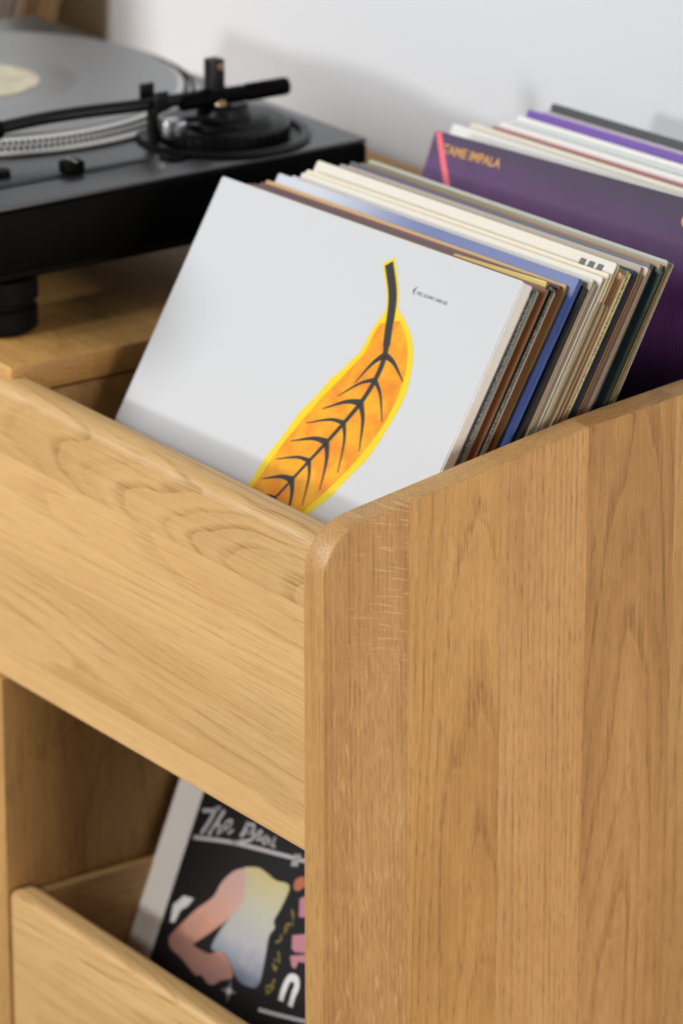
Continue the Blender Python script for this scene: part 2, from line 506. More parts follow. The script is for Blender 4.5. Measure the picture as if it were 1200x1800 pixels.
def panel_mesh(w, h, y0, y1, wob, rnd, x0=0.0, z0=0.0, corner=0.003):
    """one thin sheet of card: gently waved, corners slightly rounded; faces +-y material 0, rim material 1"""
    bm = bmesh.new()
    pts = round_poly([(x0, z0), (w, z0), (w, h), (x0, h)], [corner * .6] * 4, 3)
    # densify
    P = []
    for (ax, az), (bx, bz) in zip(pts, pts[1:] + pts[:1]):
        L = math.hypot(bx - ax, bz - az); n = max(1, int(L / 0.035))
        for k in range(n): P.append((ax + (bx - ax) * k / n, az + (bz - az) * k / n))
    def dy(x, z):
        return wob * (math.sin(x * 9 + rnd[0]) * math.sin(z * 11 + rnd[1]) + 0.6 * math.sin(z * 23 + rnd[2]) * (x / 0.315) ** 3)
    fv = [bm.verts.new((x, y0 + dy(x, z), z)) for x, z in P]
    bv = [bm.verts.new((x, y1 + dy(x, z), z)) for x, z in P]
    cf = bm.verts.new((w / 2, y0 + dy(w / 2, h / 2), h / 2)); cb = bm.verts.new((w / 2, y1 + dy(w / 2, h / 2), h / 2))
    n = len(P)
    for k in range(n):
        j = (k + 1) % n
        bm.faces.new((fv[k], fv[j], cf)).material_index = 0
        bm.faces.new((bv[j], bv[k], cb)).material_index = 0
        bm.faces.new((fv[k], bv[k], bv[j], fv[j])).material_index = 1
    return bm


def sleeve(loc, lean, yaw, roll, w, h, t, cover, edge, label, group, style='open', inner=(225, 220, 210), wob=0.0004, cover_mat=None, i=0, seed=None):
    rg = random.Random(1000 + (seed if seed is not None else i))
    rnd = [rg.uniform(0, 6) for _ in range(3)]
    o = empty('record_sleeve', loc, (-lean, roll, yaw))
    tag(o, label, 'record', group)
    cm = cover_mat or paper(cover, 0.42, 0.05)
    em = edge_mat(edge, i)
    ct = min(0.0009, t * 0.3)
    from_bm('front_cover', panel_mesh(w, h, 0, ct, wob, rnd), [cm, em], o)
    from_bm('back_cover', panel_mesh(w, h, t - ct, t, wob, rnd), [cm, em], o)
    if style == 'spine':
        bm = bmesh.new()
        N = 9
        def dy(x, z): return wob * (math.sin(x * 9 + rnd[0]) * math.sin(z * 11 + rnd[1]) + 0.6 * math.sin(z * 23 + rnd[2]) * (x / 0.315) ** 3)
        prof = [(-0.002, ct * 0.5), (0.0012, ct * 0.6), (0.0018, t * 0.5), (0.0012, t - ct * 0.6), (-0.002, t - ct * 0.5)]
        rows = []
        for k in range(N):
            z = 0.001 + (h - 0.002) * k / (N - 1)
            rows.append([bm.verts.new((w + px, py + dy(w, z), z)) for px, py in prof])
        for a, b in zip(rows, rows[1:]):
            for q in range(len(prof) - 1): bm.faces.new((a[q], a[q + 1], b[q + 1], b[q]))
            bm.faces.new((a[-1], a[0], b[0], b[-1]))
        bm.faces.new(rows[0]); bm.faces.new(rows[-1][::-1])
        from_bm('spine', bm, em, o, 50)
    ins = t - 2 * ct
    if ins > 0.0006:
        from_bm('inner_sleeve', panel_mesh(w - rg.uniform(0.0015, 0.006), h - rg.uniform(0.002, 0.007), ct + ins * 0.16, ct + ins * 0.84, wob, rnd, 0.004, 0.001),
                [paper(inner, 0.7, 0.03), edge_mat(inner, i + 3)], o)
    return o


def leaned(loc, lean, yaw):
    """unit axes of a leaning sleeve"""
    ux = Vector((math.cos(yaw), math.sin(yaw), 0)); n = Vector((-math.sin(yaw), math.cos(yaw), 0))
    uz = n * math.sin(lean) + Vector((0, 0, math.cos(lean)))
    return ux, uz


FLOOR_Z = 0.8975
def place_top(TLx, TLy, TLz, lean, yaw, h):
    """bottom-left-front corner so that the top-left lands at the given point"""
    ux, uz = leaned(None, lean, yaw)
    return Vector((TLx, TLy, TLz)) - uz * h


ORD = ['first', 'second', 'third', 'fourth', 'fifth', 'sixth', 'seventh', 'eighth', 'ninth', 'tenth', 'eleventh', 'twelfth', 'thirteenth',
       'fourteenth', 'fifteenth', 'sixteenth', 'seventeenth', 'eighteenth', 'nineteenth', 'twentieth', 'twenty-first', 'twenty-second',
       'twenty-third', 'twenty-fourth', 'twenty-fifth', 'twenty-sixth', 'twenty-seventh', 'twenty-eighth', 'twenty-ninth', 'thirtieth',
       'thirty-first', 'thirty-second', 'thirty-third', 'thirty-fourth']
LEAN1, YAW1 = R(31.2), R(3.5)
GR1 = 'records leaning in the front of the right bin'
white_cover = paper((203, 205, 208), 0.40, 0.008, 0.25)
H0 = 0.3035
TL0 = Vector((-0.3641, 0.1732, 1.1688))
front_rec = sleeve(place_top(*TL0, LEAN1, YAW1, H0), LEAN1, YAW1, 0, 0.3147, H0, 0.0085, (232, 232, 233), (248, 246, 244),
                   'white record sleeve with a yellow and black printed leaf, front of the right bin', GR1, 'spine', (248, 246, 244), 0.0, white_cover, i=0)

# colour name, cover, edge, thickness, dx at left, dz, style, inner
G1 = [
 ('dull mauve', (176, 148, 146), (160, 138, 132), 2.0, 2, -13, 'open', (205, 190, 180)),
 ('tan and cream', (196, 160, 110), (190, 165, 125), 2.6, 3, -14, 'open', (228, 214, 190)),
 ('slate blue patterned', (90, 110, 130), (95, 110, 122), 3.0, 4, -13, 'print', (228, 214, 190)),
 ('pale green', (190, 205, 190), (205, 200, 180), 2.2, 5, -13, 'open', (228, 214, 190)),
 ('rust brown', (150, 84, 44), (134, 88, 56), 2.8, 6, -9, 'spine', (150, 84, 44)),
 ('dark green', (40, 66, 60), (62, 70, 64), 2.4, 7, -9, 'print', (160, 150, 130)),
 ('cream', (222, 206, 178), (214, 196, 168), 2.6, 8, -10, 'open', (228, 216, 196)),
 ('yellow', (226, 205, 90), (160, 120, 75), 2.6, 10, -18, 'open', (190, 160, 120)),
 ('maroon', (110, 50, 60), (128, 88, 66), 2.6, 10, -9, 'open', (190, 150, 110)),
 ('light brown', (206, 162, 96), (150, 110, 72), 2.4, 10, -7, 'open', (190, 160, 120)),
 ('blue faded', (74, 92, 150), (58, 82, 150), 3.6, 14, 1.0, 'spine', (58, 82, 150)),
 ('black', (20, 19, 22), (22, 20, 22), 4.4, 20, -5, 'spine', (20, 19, 22)),
 ('buff', (205, 190, 165), (190, 170, 142), 2.4, 22, -5, 'open', (215, 205, 190)),
 ('white', (222, 220, 216), (206, 200, 194), 4.4, 22, -2, 'open', (222, 220, 216)),
 ('off-white', (224, 218, 205), (212, 206, 198), 4.4, 22, 1, 'open', (222, 218, 210)),
 ('ivory', (230, 219, 190), (222, 208, 176), 3.4, 21, 2.5, 'open', (230, 219, 190)),
 ('brown paper', (186, 166, 138), (172, 148, 116), 5.0, 24, -22, 'open', (198, 180, 152)),
 ('cream barred', (226, 219, 205), (205, 190, 165), 3.4, 20, 9, 'open', (228, 220, 205)),
 ('tan', (190, 150, 105), (176, 136, 94), 2.8, 22, 0, 'spine', (176, 136, 94)),
 ('grey-white', (214, 212, 208), (206, 200, 196), 4.2, 23, -1, 'open', (218, 214, 210)),
 ('pale yellow', (228, 224, 170), (216, 210, 150), 3.4, 21, 2, 'print', (228, 224, 190)),
 ('navy', (36, 46, 84), (44, 50, 78), 2.6, 21, 3, 'spine', (40, 50, 84)),
 ('brown', (150, 116, 82), (146, 114, 84), 3.0, 23, 0, 'open', (200, 180, 150)),
 ('beige', (206, 192, 170), (176, 152, 124), 3.4, 22, 3, 'open', (210, 196, 176)),
 ('pinkish beige', (210, 192, 182), (168, 146, 122), 3.0, 23, 2, 'open', (214, 200, 190)),
 ('violet', (96, 56, 130), (150, 130, 120), 2.6, 23, 2, 'open', (200, 190, 180)),
 ('charcoal', (62, 62, 70), (70, 70, 74), 3.2, 22, 4, 'spine', (62, 62, 70)),
 ('dark teal', (40, 66, 70), (56, 70, 72), 1.8, 24, 2, 'spine', (40, 80, 80)),
 ('ochre', (170, 120, 66), (156, 112, 66), 3.0, 24, 3, 'open', (196, 160, 110)),
 ('olive green', (92, 110, 70), (150, 118, 80), 3.0, 24, 3, 'open', (190, 160, 120)),
 ('grey', (156, 158, 154), (140, 142, 140), 5.0, 23, 2, 'open', (170, 170, 165)),
 ('grey-green', (178, 180, 166), (166, 168, 156), 7.0, 20, 3, 'open', (186, 188, 176)),
]
ux, uz = leaned(None, LEAN1, YAW1)
nrm = ux.cross(uz)  # points to the front/down
back = -nrm if nrm.y < 0 else nrm


def print_edge(c, d, seed):
    """spine with small rows of print"""
    s = NT('spine_print')
    x, y, z = s.sep(s.obj())
    f = s.noise(s.comb(0.0, s.math('MULTIPLY', y, 1300), s.math('MULTIPLY_ADD', z, 620, seed)), 1.0, 2, 0.6)
    g = s.ss(s.noise(s.comb(0.0, 0.0, s.math('MULTIPLY_ADD', z, 14, seed * 2.0)), 1.0, 1, 0.5), 0.38, 0.46)
    s.put(s.b.inputs['Base Color'], s.mix(s.math('MULTIPLY', s.ss(f, 0.48, 0.56), g), rgba(lin(c)), rgba(lin(d))))
    s.b.inputs['Roughness'].default_value = 0.55
    return s.m


def fade_cover(c0, c1, x0, x1):
    """printed fade from one colour to another across the sleeve"""
    s = NT('faded_print')
    x, y, z = s.sep(s.obj())
    k = s.math('ADD', s.ss(x, x0, x1), s.math('MULTIPLY', s.math('SUBTRACT', s.noise(s.obj(), 18, 3, 0.6), 0.5), 0.15), clamp=True)
    s.put(s.b.inputs['Base Color'], s.mix(k, rgba(lin(c0)), rgba(lin(c1))))
    s.b.inputs['Roughness'].default_value = 0.4
    return s.m


hback = Vector((-math.sin(YAW1), math.cos(YAW1), 0))
pos = TL0 + hback * (0.0090 / math.cos(LEAN1))
recs = {}
for i, (nm, cov, edg, t, dx, dz, sty, inn) in enumerate(G1):
    t *= 0.00088
    f = i / len(G1)
    yaw = YAW1 - R(0.9) * f + R(random.uniform(-0.12, 0.12))
    lean = LEAN1 - R(0.8) * f
    h = 0.300 + random.uniform(-0.001, 0.001)
    top = pos + ux * (0.007 * f + dx * 0.001 * 0.75 + random.uniform(-0.0026, 0.0026)) + uz * ((dz * 0.8 - 9.0 * f) * 0.001)
    cm = None
    if nm == 'blue faded': cm = fade_cover((196, 200, 212), (70, 88, 150), 0.03, 0.17)
    if nm == 'grey': cm = fade_cover((70, 92, 60), (170, 172, 168), 0.10, 0.24)
    if nm == 'charcoal': cm = fade_cover((44, 60, 66), (66, 64, 74), 0.05, 0.28)
    lab = '%s record sleeve, %s behind the white leaf-print sleeve in the right bin' % (nm, ORD[i])
    o = sleeve(top - uz * h, lean, yaw, R(random.uniform(-.25, .25) - (1.7 if nm == 'yellow' else 0)), 0.3125, h, t, cov, edg, lab, GR1, 'spine' if sty == 'print' else sty, inn,
               0.00055 if nm != 'brown paper' else 0.0012, cm, i=i + 1)
    if sty == 'print':
        sp = [c for c in o.children if c.name.startswith('spine')][0]
        sp.data.materials[0] = print_edge(edg, {'slate blue patterned': (170, 176, 176), 'dark green': (120, 122, 108), 'pale yellow': (150, 142, 104)}[nm], i * 5.0)
    recs[nm] = o
    pos = pos + hback * ((t + 0.00025) / math.cos(LEAN1))

# three dark bars at the top right of one sleeve
dark_ink = simple('dark_ink', lin((40, 48, 58)), 0.4)
def decal(name, polys, parent, mat, y=-0.00012):
    """flat print: polygons (x, z) just proud of the cover"""
    from mathutils.geometry import tessellate_polygon
    V, F = [], []
    for pl in polys:
        n0 = len(V)
        V += [(x, y, z) for x, z in pl]
        for tri in tessellate_polygon([[Vector((x, z, 0)) for x, z in pl]]):
            a, b, c = (Vector(pl[k]) for k in tri)
            if abs((b - a).cross(c - a)) < 1e-12: continue
            tri = tuple(n0 + k for k in tri)
            F.append(tri if (b - a).cross(c - a) > 0 else tri[::-1])
    me = bpy.data.meshes.new(name); me.from_pydata(V, [], F); me.update(); me.materials.append(mat)
    return link(name, me, parent)

o = recs['cream barred']
hb = 0.2985
for k in range(3):
    xx = 0.279 + k * 0.0085
    decal('printed_bar', [[(xx, hb - 0.0105), (xx + 0.0048, hb - 0.0105), (xx + 0.0062, hb - 0.0020), (xx + 0.0014, hb - 0.0020)]], o, dark_ink, -0.0013)

# second group, deeper in the bin
GR2 = 'records leaning at the back of the right bin'
def purple_cover():
    s = NT('purple_print')
    x, y, z = s.sep(s.obj())
    wv = s.math('SINE', s.math('MULTIPLY', s.math('ADD', x, s.math('MULTIPLY', z, 0.25)), 2100))
    d = s.math('ADD', s.math('MULTIPLY', s.math('SUBTRACT', z, 0.232), 1 / 0.045), s.math('MULTIPLY', s.math('SUBTRACT', x, 0.14), 1.6))
    glow = s.math('POWER', 2.718, s.math('MULTIPLY', s.math('MULTIPLY', d, d), -1.0))
    nz = s.noise(s.comb(s.math('MULTIPLY', x, 30), 0.0, s.math('MULTIPLY', z, 30)), 1.0, 3, 0.6)
    gl = s.math('MULTIPLY', glow, s.math('MULTIPLY_ADD', nz, 1.0, 0.4), clamp=True)
    topd = s.ss(z, 0.235, 0.30)
    c = s.mix(topd, rgba(lin((38, 12, 46))), rgba(lin((64, 58, 74))))
    c = s.mix(gl, c, rgba(lin((126, 76, 142))))
    c = s.mix(s.math('MULTIPLY', s.ss(wv, -0.2, 0.6), s.math('MULTIPLY', s.math('SUBTRACT', 1.0, s.ss(z, 0.255, 0.295)), 0.45)), c, rgba(lin((46, 18, 66))))
    s.put(s.b.inputs['Base Color'], c)
    s.b.inputs['Roughness'].default_value = 0.5
    s.b.inputs['Specular IOR Level'].default_value = 0.15
    return s.m

h2 = 0.302
lean2, yaw2 = R(23.5), R(8.2)
TL2 = Vector((-0.342, 0.3390, 1.1800))
tame = sleeve(place_top(*TL2, lean2, yaw2, h2), lean2, yaw2, 0, 0.3125, h2, 0.0042, (60, 40, 80), (70, 60, 80),
              'dark purple record sleeve with a red stripe and orange lettering', GR2, 'spine', (60, 40, 80), 0.0, purple_cover(), i=60)
G2 = [
 ('thick white', (228, 226, 220), (214, 210, 204), 9.5, (-0.3620, 0.3695, 1.1755), 4.0),
 ('cream', (226, 219, 200), (206, 192, 170), 4.2, (-0.360, 0.384, 1.174), 4.0),
 ('grey-blue', (150, 166, 176), (150, 150, 150), 3.0, (-0.352, 0.391, 1.172), 4.1),
 ('dull red', (180, 84, 72), (180, 120, 100), 2.6, (-0.353, 0.398, 1.1715), 4.2),
 ('white', (226, 224, 220), (214, 210, 204), 6.0, (-0.352, 0.4045, 1.1735), 4.3),
 ('pale grey', (200, 206, 204), (196, 196, 192), 4.0, (-0.354, 0.4145, 1.1735), 4.3),
 ('bright white', (232, 230, 226), (214, 210, 204), 6.5, (-0.354, 0.4215, 1.175), 4.4),
 ('violet', (98, 48, 160), (96, 50, 150), 4.6, (-0.357, 0.4325, 1.1772), 4.3),
 ('lilac', (196, 176, 196), (190, 176, 190), 3.2, (-0.350, 0.4415, 1.1765), 4.3),
 ('black', (30, 32, 38), (34, 34, 38), 4.0, (-0.352, 0.4505, 1.1800), 4.3),
]
for i, (nm, cov, edg, t, tl, yw) in enumerate(G2):
    lab = '%s record sleeve, %s behind the dark purple sleeve in the right bin' % (nm, ORD[i])
    sleeve(place_top(*tl, lean2 - R(0.35 * i), R(yw), h2), lean2 - R(0.35 * i), R(yw), 0, 0.3125, h2, t * 0.001, cov, edg, lab, GR2, 'open', (215, 210, 200), 0.0002, None, i=70 + i)

# ---- lettering helpers
def text_mesh(name, body, size, mat, parent, x, z, y=-0.0002, sx=1.0, slant=0.0, bold=0.0, rot=0.0, gap=1.0):
    c = bpy.data.curves.new(name, 'FONT'); c.body = body; c.size = size; c.space_character = gap; c.offset = bold; c.resolution_u = 3
    c.shear = slant
    tmp = bpy.data.objects.new('tmp', c); COL.objects.link(tmp)
    dg = bpy.context.evaluated_depsgraph_get()
    me = bpy.data.meshes.new_from_object(tmp.evaluated_get(dg))
    bpy.data.objects.remove(tmp)
    cr, sr = math.cos(rot), math.sin(rot)
    for v in me.vertices:
        a, b = v.co.x * sx, v.co.y
        v.co = (x + a * cr - b * sr, y, z + a * sr + b * cr)
    me.materials.clear(); me.materials.append(mat)
    me.name = name
    return link(name, me, parent)


orange_ink = simple('orange_ink', lin((214, 160, 92)), 0.5, spec=0.2)
red_ink = simple('red_ink', lin((232, 58, 84)), 0.45)
text_mesh('printed_lettering', 'TAME IMPALA', 0.0092, orange_ink, tame, 0.0125, h2 - 0.0140, sx=0.98, bold=0.0002)
text_mesh('printed_lettering', 'C', 0.0125, orange_ink, tame, 0.2395, h2 - 0.0185, bold=0.0006)
decal('printed_stripe', [[(0.0005, h2 - 0.0005), (0.0062, h2 - 0.0005), (0.0552, h2 - 0.076), (0.0490, h2 - 0.076)]], tame, red_ink)

# ---- leaf print on the white sleeve (u along the width, v up the sleeve)
leaf_y = simple('leaf_yellow', lin((244, 214, 8)), 0.5, spec=0.15)
leaf_o = NT('leaf_orange')
fn = leaf_o.noise(leaf_o.obj(), 55, 3, 0.6)
leaf_o.put(leaf_o.b.inputs['Base Color'], leaf_o.mix(leaf_o.ss(fn, 0.3, 0.7), rgba(lin((236, 138, 12))), rgba(lin((246, 180, 16)))))
leaf_o.b.inputs['Roughness'].default_value = 0.5
leaf_o.b.inputs['Specular IOR Level'].default_value = 0.15
leaf_o = leaf_o.m
leaf_k = simple('leaf_black', lin((44, 44, 46)), 0.5, spec=0.15)


def spline(pts, n=8):
    out = []
    P = [np.array(p, float) for p in pts]
    P = [2 * P[0] - P[1]] + P + [2 * P[-1] - P[-2]]
    for i in range(1, len(P) - 2):
        for k in range(n):
            t = k / n
            out.append(0.5 * ((2 * P[i]) + (-P[i - 1] + P[i + 1]) * t + (2 * P[i - 1] - 5 * P[i] + 4 * P[i + 1] - P[i + 2]) * t * t + (-P[i - 1] + 3 * P[i] - 3 * P[i + 1] + P[i + 2]) * t ** 3))
    out.append(P[-2])
    return out


def ribbon(mid, wl, wr):
    """outline of a tapering shape along a centre line; wl/wr give widths either side"""
    m = spline(mid, 8)
    n = len(m)
    L, Rr = [], []
    for i, p in enumerate(m):
        t = m[min(i + 1, n - 1)] - m[max(i - 1, 0)]; t = t / np.linalg.norm(t); q = np.array((-t[1], t[0]))
        s = i / (n - 1)
        L.append(tuple(p + q * wl(s))); Rr.append(tuple(p - q * wr(s)))
    return L + Rr[::-1]


# centre line from the stem end down to the foot of the blade, in cover metres
LEAF = [(0.1898, 0.2871), (0.2072, 0.2661), (0.2169, 0.2442), (0.2246, 0.2218), (0.2218, 0.1967), (0.21, 0.169), (0.1941, 0.138), (0.1781, 0.1068), (0.158, 0.0721), (0.130, 0.036)]
mid = spline(LEAF, 30)
seg = [0.0]
for p_, q_ in zip(mid, mid[1:]): seg.append(seg[-1] + float(np.linalg.norm(q_ - p_)))
def at_len(s): return np.array([np.interp(s * seg[-1], seg, [m[j] for m in mid]) for j in (0, 1)])
def frame(s):
    t = at_len(min(1, s + 0.01)) - at_len(max(0, s - 0.01)); t /= np.linalg.norm(t)
    return at_len(s), t, np.array((-t[1], t[0]))
def blade_w(s):
    q = min(1, max(0, (s - 0.13) / 0.87))
    return 0.0345 * math.sin(math.pi * q ** 0.72) ** 0.95 if q > 0 else 0.0
def leaf_band(s0, s1, fl, fr, n=70):
    L, Q = [], []
    for k in range(n + 1):
        s = s0 + (s1 - s0) * k / n
        p, t, q = frame(s)
        L.append(tuple(p + q * fl(s))); Q.append(tuple(p - q * fr(s)))
    return L + Q[::-1]
edge_w = lambda ph: (lambda s: max(0.0052, (blade_w(s) + 0.0026) * (1 + 0.02 * math.sin(s * 48 + ph))))
decal('printed_leaf', [leaf_band(0.0, 0.985, edge_w(0), edge_w(2))], front_rec, leaf_y, -0.00010)
decal('printed_leaf', [leaf_band(0.16, 0.97, lambda s: max(0.0004, blade_w(s) * 0.93 - 0.001), lambda s: max(0.0004, blade_w(s) * 0.93 - 0.001))], front_rec, leaf_o, -0.00018)
decal('printed_stem', [leaf_band(0.008, 0.22, lambda s: 0.0036 - 0.004 * max(0, s - 0.12), lambda s: 0.0036 - 0.004 * max(0, s - 0.12))], front_rec, leaf_k, -0.00022)
decal('printed_vein', [leaf_band(0.2, 0.95, lambda s: 0.0030 * (1 - s), lambda s: 0.0030 * (1 - s))], front_rec, leaf_k, -0.00026)
for k in range(10):
    s = 0.24 + 0.062 * k
    p, t, q = frame(s)
    for sd in (1, -1):
        W = blade_w(min(1, s + 0.06)) * 0.95
        e = p + q * sd * W * 0.80 + t * W * 0.70
        c = p + q * sd * W * 0.36 + t * W * 0.22
        wv = 0.0021 - 0.0007 * (k % 2)
        decal('printed_vein', [ribbon([tuple(p), tuple(c), tuple(e)], lambda z: wv * (1 - z) + 0.0003, lambda z: wv * (1 - z) + 0.0003)], front_rec, leaf_k, -0.00030 - 0.00001 * k)
ink = simple('grey_ink', lin((60, 74, 80)), 0.4)
text_mesh('printed_lettering', 'PEEL SLOWLY AND SEE', 0.0034, ink, front_rec, 0.2276, 0.2722, sx=0.86)
decal('printed_mark', [[(0.2226, 0.2742), (0.2256, 0.2776), (0.2249, 0.2742), (0.2256, 0.2708)]], front_rec, ink)

# ---- records in the lower drawer
GR3 = 'records leaning in the lower drawer'
leanL, yawL = R(23.0), R(2.2)
uxL, uzL = leaned(None, leanL, yawL)
bkL = uxL.cross(uzL); bkL = bkL if bkL.y > 0 else -bkL
hL = 0.312
b0 = Vector((-0.3500, 0.0935, 0.600)) - uzL * ((0.600 - 0.4560) / math.cos(leanL))
black_cover = paper((26, 24, 28), 0.30, 0.05, 0.4)
beat = sleeve(b0, leanL, yawL, 0, 0.3125, hL, 0.0035, (26, 24, 28), (40, 38, 40), 'black record sleeve printed with a bare arm and yellow vest in the lower drawer', GR3, 'spine', (40, 38, 40), 0.0, black_cover, i=90)
p = b0 - uxL * 0.0338 + bkL * 0.004
G3 = [('white', (240, 234, 226)), ('dark brown', (60, 46, 38)), ('dark grey', (60, 58, 56)), ('dark blue', (40, 46, 66)), ('dark olive', (56, 52, 40)), ('black-brown', (40, 34, 32))]
for i, (nm, cov) in enumerate(G3):
    sleeve(p + uxL * (0 if i == 0 else 0.04), leanL, yawL, 0, 0.3125, hL - (0 if i == 0 else 0.02), 0.0045, cov, cov,
           '%s record sleeve, %s behind the black sleeve in the lower drawer' % (nm, ORD[i]), GR3, 'open', (200, 195, 188), 0.0, None, i=100 + i)
    p = p + bkL * 0.0048

# print on the black sleeve (metres from its lower left corner)
POLY=dict(
    vest=[(0.0675, 0.2517), (0.081, 0.2558), (0.0917, 0.2552), (0.1018, 0.2538), (0.1174, 0.255), (0.1166, 0.2399), (0.1134, 0.2278), (0.1165, 0.2234), (0.1136, 0.2158), (0.1166, 0.2016), (0.1191, 0.1816), (0.1078, 0.1769), (0.0949, 0.1782), (0.077, 0.1893), (0.0606, 0.1872), (0.0624, 0.2006), (0.0699, 0.2166), (0.0746, 0.226), (0.072, 0.2395)],
    arm=[(0.0677, 0.2512), (0.0571, 0.2447), (0.0489, 0.2335), (0.0448, 0.2209), (0.0312, 0.2061), (0.019, 0.1883), (0.0137, 0.1796), (0.0179, 0.1733), (0.0299, 0.1709), (0.0359, 0.1698), (0.0527, 0.1648), (0.0587, 0.167), (0.0709, 0.1638), (0.0798, 0.1704), (0.0906, 0.1766), (0.0877, 0.1821), (0.0775, 0.1884), (0.0687, 0.1885), (0.059, 0.1833), (0.0415, 0.183), (0.042, 0.1854), (0.0525, 0.1959), (0.0649, 0.2093), (0.0729, 0.221), (0.0759, 0.232)],
    orange=[(0.1211, 0.2611), (0.128, 0.2658), (0.133, 0.261), (0.1263, 0.2543), (0.122, 0.256)],
    pink=[(0.1315, 0.2507), (0.1377, 0.255), (0.1447, 0.2412), (0.1367, 0.2389)],
    pink2=[(0.1361, 0.2251), (0.1499, 0.2311), (0.156, 0.2192), (0.1444, 0.2155), (0.1396, 0.2165)],
    pink3=[(0.1405, 0.2114), (0.1564, 0.2183), (0.1592, 0.2128), (0.1502, 0.2106), (0.1497, 0.205), (0.1452, 0.2055)],
    flick=[(0.0095, 0.1893), (0.0066, 0.2018), (0.0112, 0.2068), (0.0142, 0.2112), (0.0258, 0.2131), (0.0222, 0.2062), (0.0161, 0.2007), (0.014, 0.191)],
)
STROKES=[
    ([(0.0052, 0.2526), (0.0476, 0.263), (0.0954, 0.2713), (0.13, 0.2768)], 22),
    ([(0.1269, 0.1665), (0.1472, 0.1702), (0.1808, 0.177)], 22),
    ([(0.1138, 0.2772), (0.1139, 0.2685)], 22),
    ([(0.1174, 0.2784), (0.1175, 0.2697)], 22),
    ([(0.0053, 0.273), (0.0159, 0.2766), (0.0224, 0.2811)], 22),
    ([(0.0194, 0.2801), (0.0163, 0.269), (0.0117, 0.2573)], 26),
    ([(0.0279, 0.2807), (0.0243, 0.2706), (0.0197, 0.259)], 26),
    ([(0.021, 0.2616), (0.0253, 0.2687), (0.0288, 0.2688), (0.0288, 0.2621)], 16),
    ([(0.0308, 0.265), (0.0378, 0.2719), (0.0388, 0.2767), (0.0334, 0.2737), (0.0333, 0.267), (0.0388, 0.2666), (0.0433, 0.2715)], 14),
    ([(0.0557, 0.2813), (0.0546, 0.2732), (0.0531, 0.2694)], 26),
    ([(0.0537, 0.2784), (0.0626, 0.2815), (0.063, 0.2772), (0.0576, 0.2742), (0.0655, 0.2758), (0.0645, 0.2711), (0.0533, 0.2656), (0.0462, 0.2625)], 18),
    ([(0.0684, 0.2735), (0.0728, 0.2784), (0.0719, 0.2802), (0.0687, 0.278), (0.0704, 0.2731), (0.0758, 0.2761)], 13),
    ([(0.0792, 0.2794), (0.0762, 0.2751), (0.0792, 0.2728), (0.0816, 0.2781), (0.0848, 0.2737)], 13),
    ([(0.0877, 0.2813), (0.0877, 0.2747), (0.0908, 0.2752)], 13),
]
WHITE=[
    ([(0.1456, 0.18), (0.1454, 0.1903), (0.1476, 0.1976), (0.1537, 0.1988), (0.1568, 0.1945), (0.1562, 0.1889)], 44),
    ([(0.1562, 0.1889), (0.1567, 0.1798)], 40),
]

grey_ink = simple('chalk_ink', lin((190, 182, 186)), 0.4)
white_ink = simple('white_ink', lin((226, 222, 218)), 0.4)
pink_ink = simple('pink_ink', lin((190, 126, 136)), 0.4)
orng_ink = simple('flame_ink', lin((186, 104, 66)), 0.4)
yell_ink = simple('yellow_ink', lin((140, 122, 44)), 0.4)


def two_tone(name, stops, ax):
    s = NT(name)
    x, y, z = s.sep(s.obj())
    v = x if ax == 'x' else z
    lo, hi = stops[0][0], stops[-1][0]
    t = s.math('DIVIDE', s.math('SUBTRACT', v, lo), hi - lo, clamp=True)
    r = s.n('ShaderNodeValToRGB')
    r.color_ramp.elements[0].color = rgba(lin(stops[0][1])); r.color_ramp.elements[1].color = rgba(lin(stops[-1][1]))
    for p, c in stops[1:-1]:
        e = r.color_ramp.elements.new((p - lo) / (hi - lo)); e.color = rgba(lin(c))
    s.put(r.inputs[0], s.math('ADD', t, s.math('MULTIPLY', s.math('SUBTRACT', s.noise(s.obj(), 60, 3, 0.6), 0.5), 0.35), clamp=True))
    s.put(s.b.inputs['Base Color'], r.outputs[0])
    s.b.inputs['Roughness'].default_value = 0.35
    return s.m


vest_ink = two_tone('vest_print', [(0.176, (104, 114, 138)), (0.205, (182, 180, 182)), (0.23, (196, 190, 170)), (0.257, (204, 188, 122))], 'z')
skin_ink = two_tone('skin_print', [(0.160, (164, 122, 114)), (0.185, (180, 128, 110)), (0.205, (214, 158, 134)), (0.225, (212, 168, 152)), (0.252, (204, 168, 160))], 'z')


def smooth_poly(p, n=4): return [tuple(q) for q in spline(list(p) + [p[0]], n)][:-1]


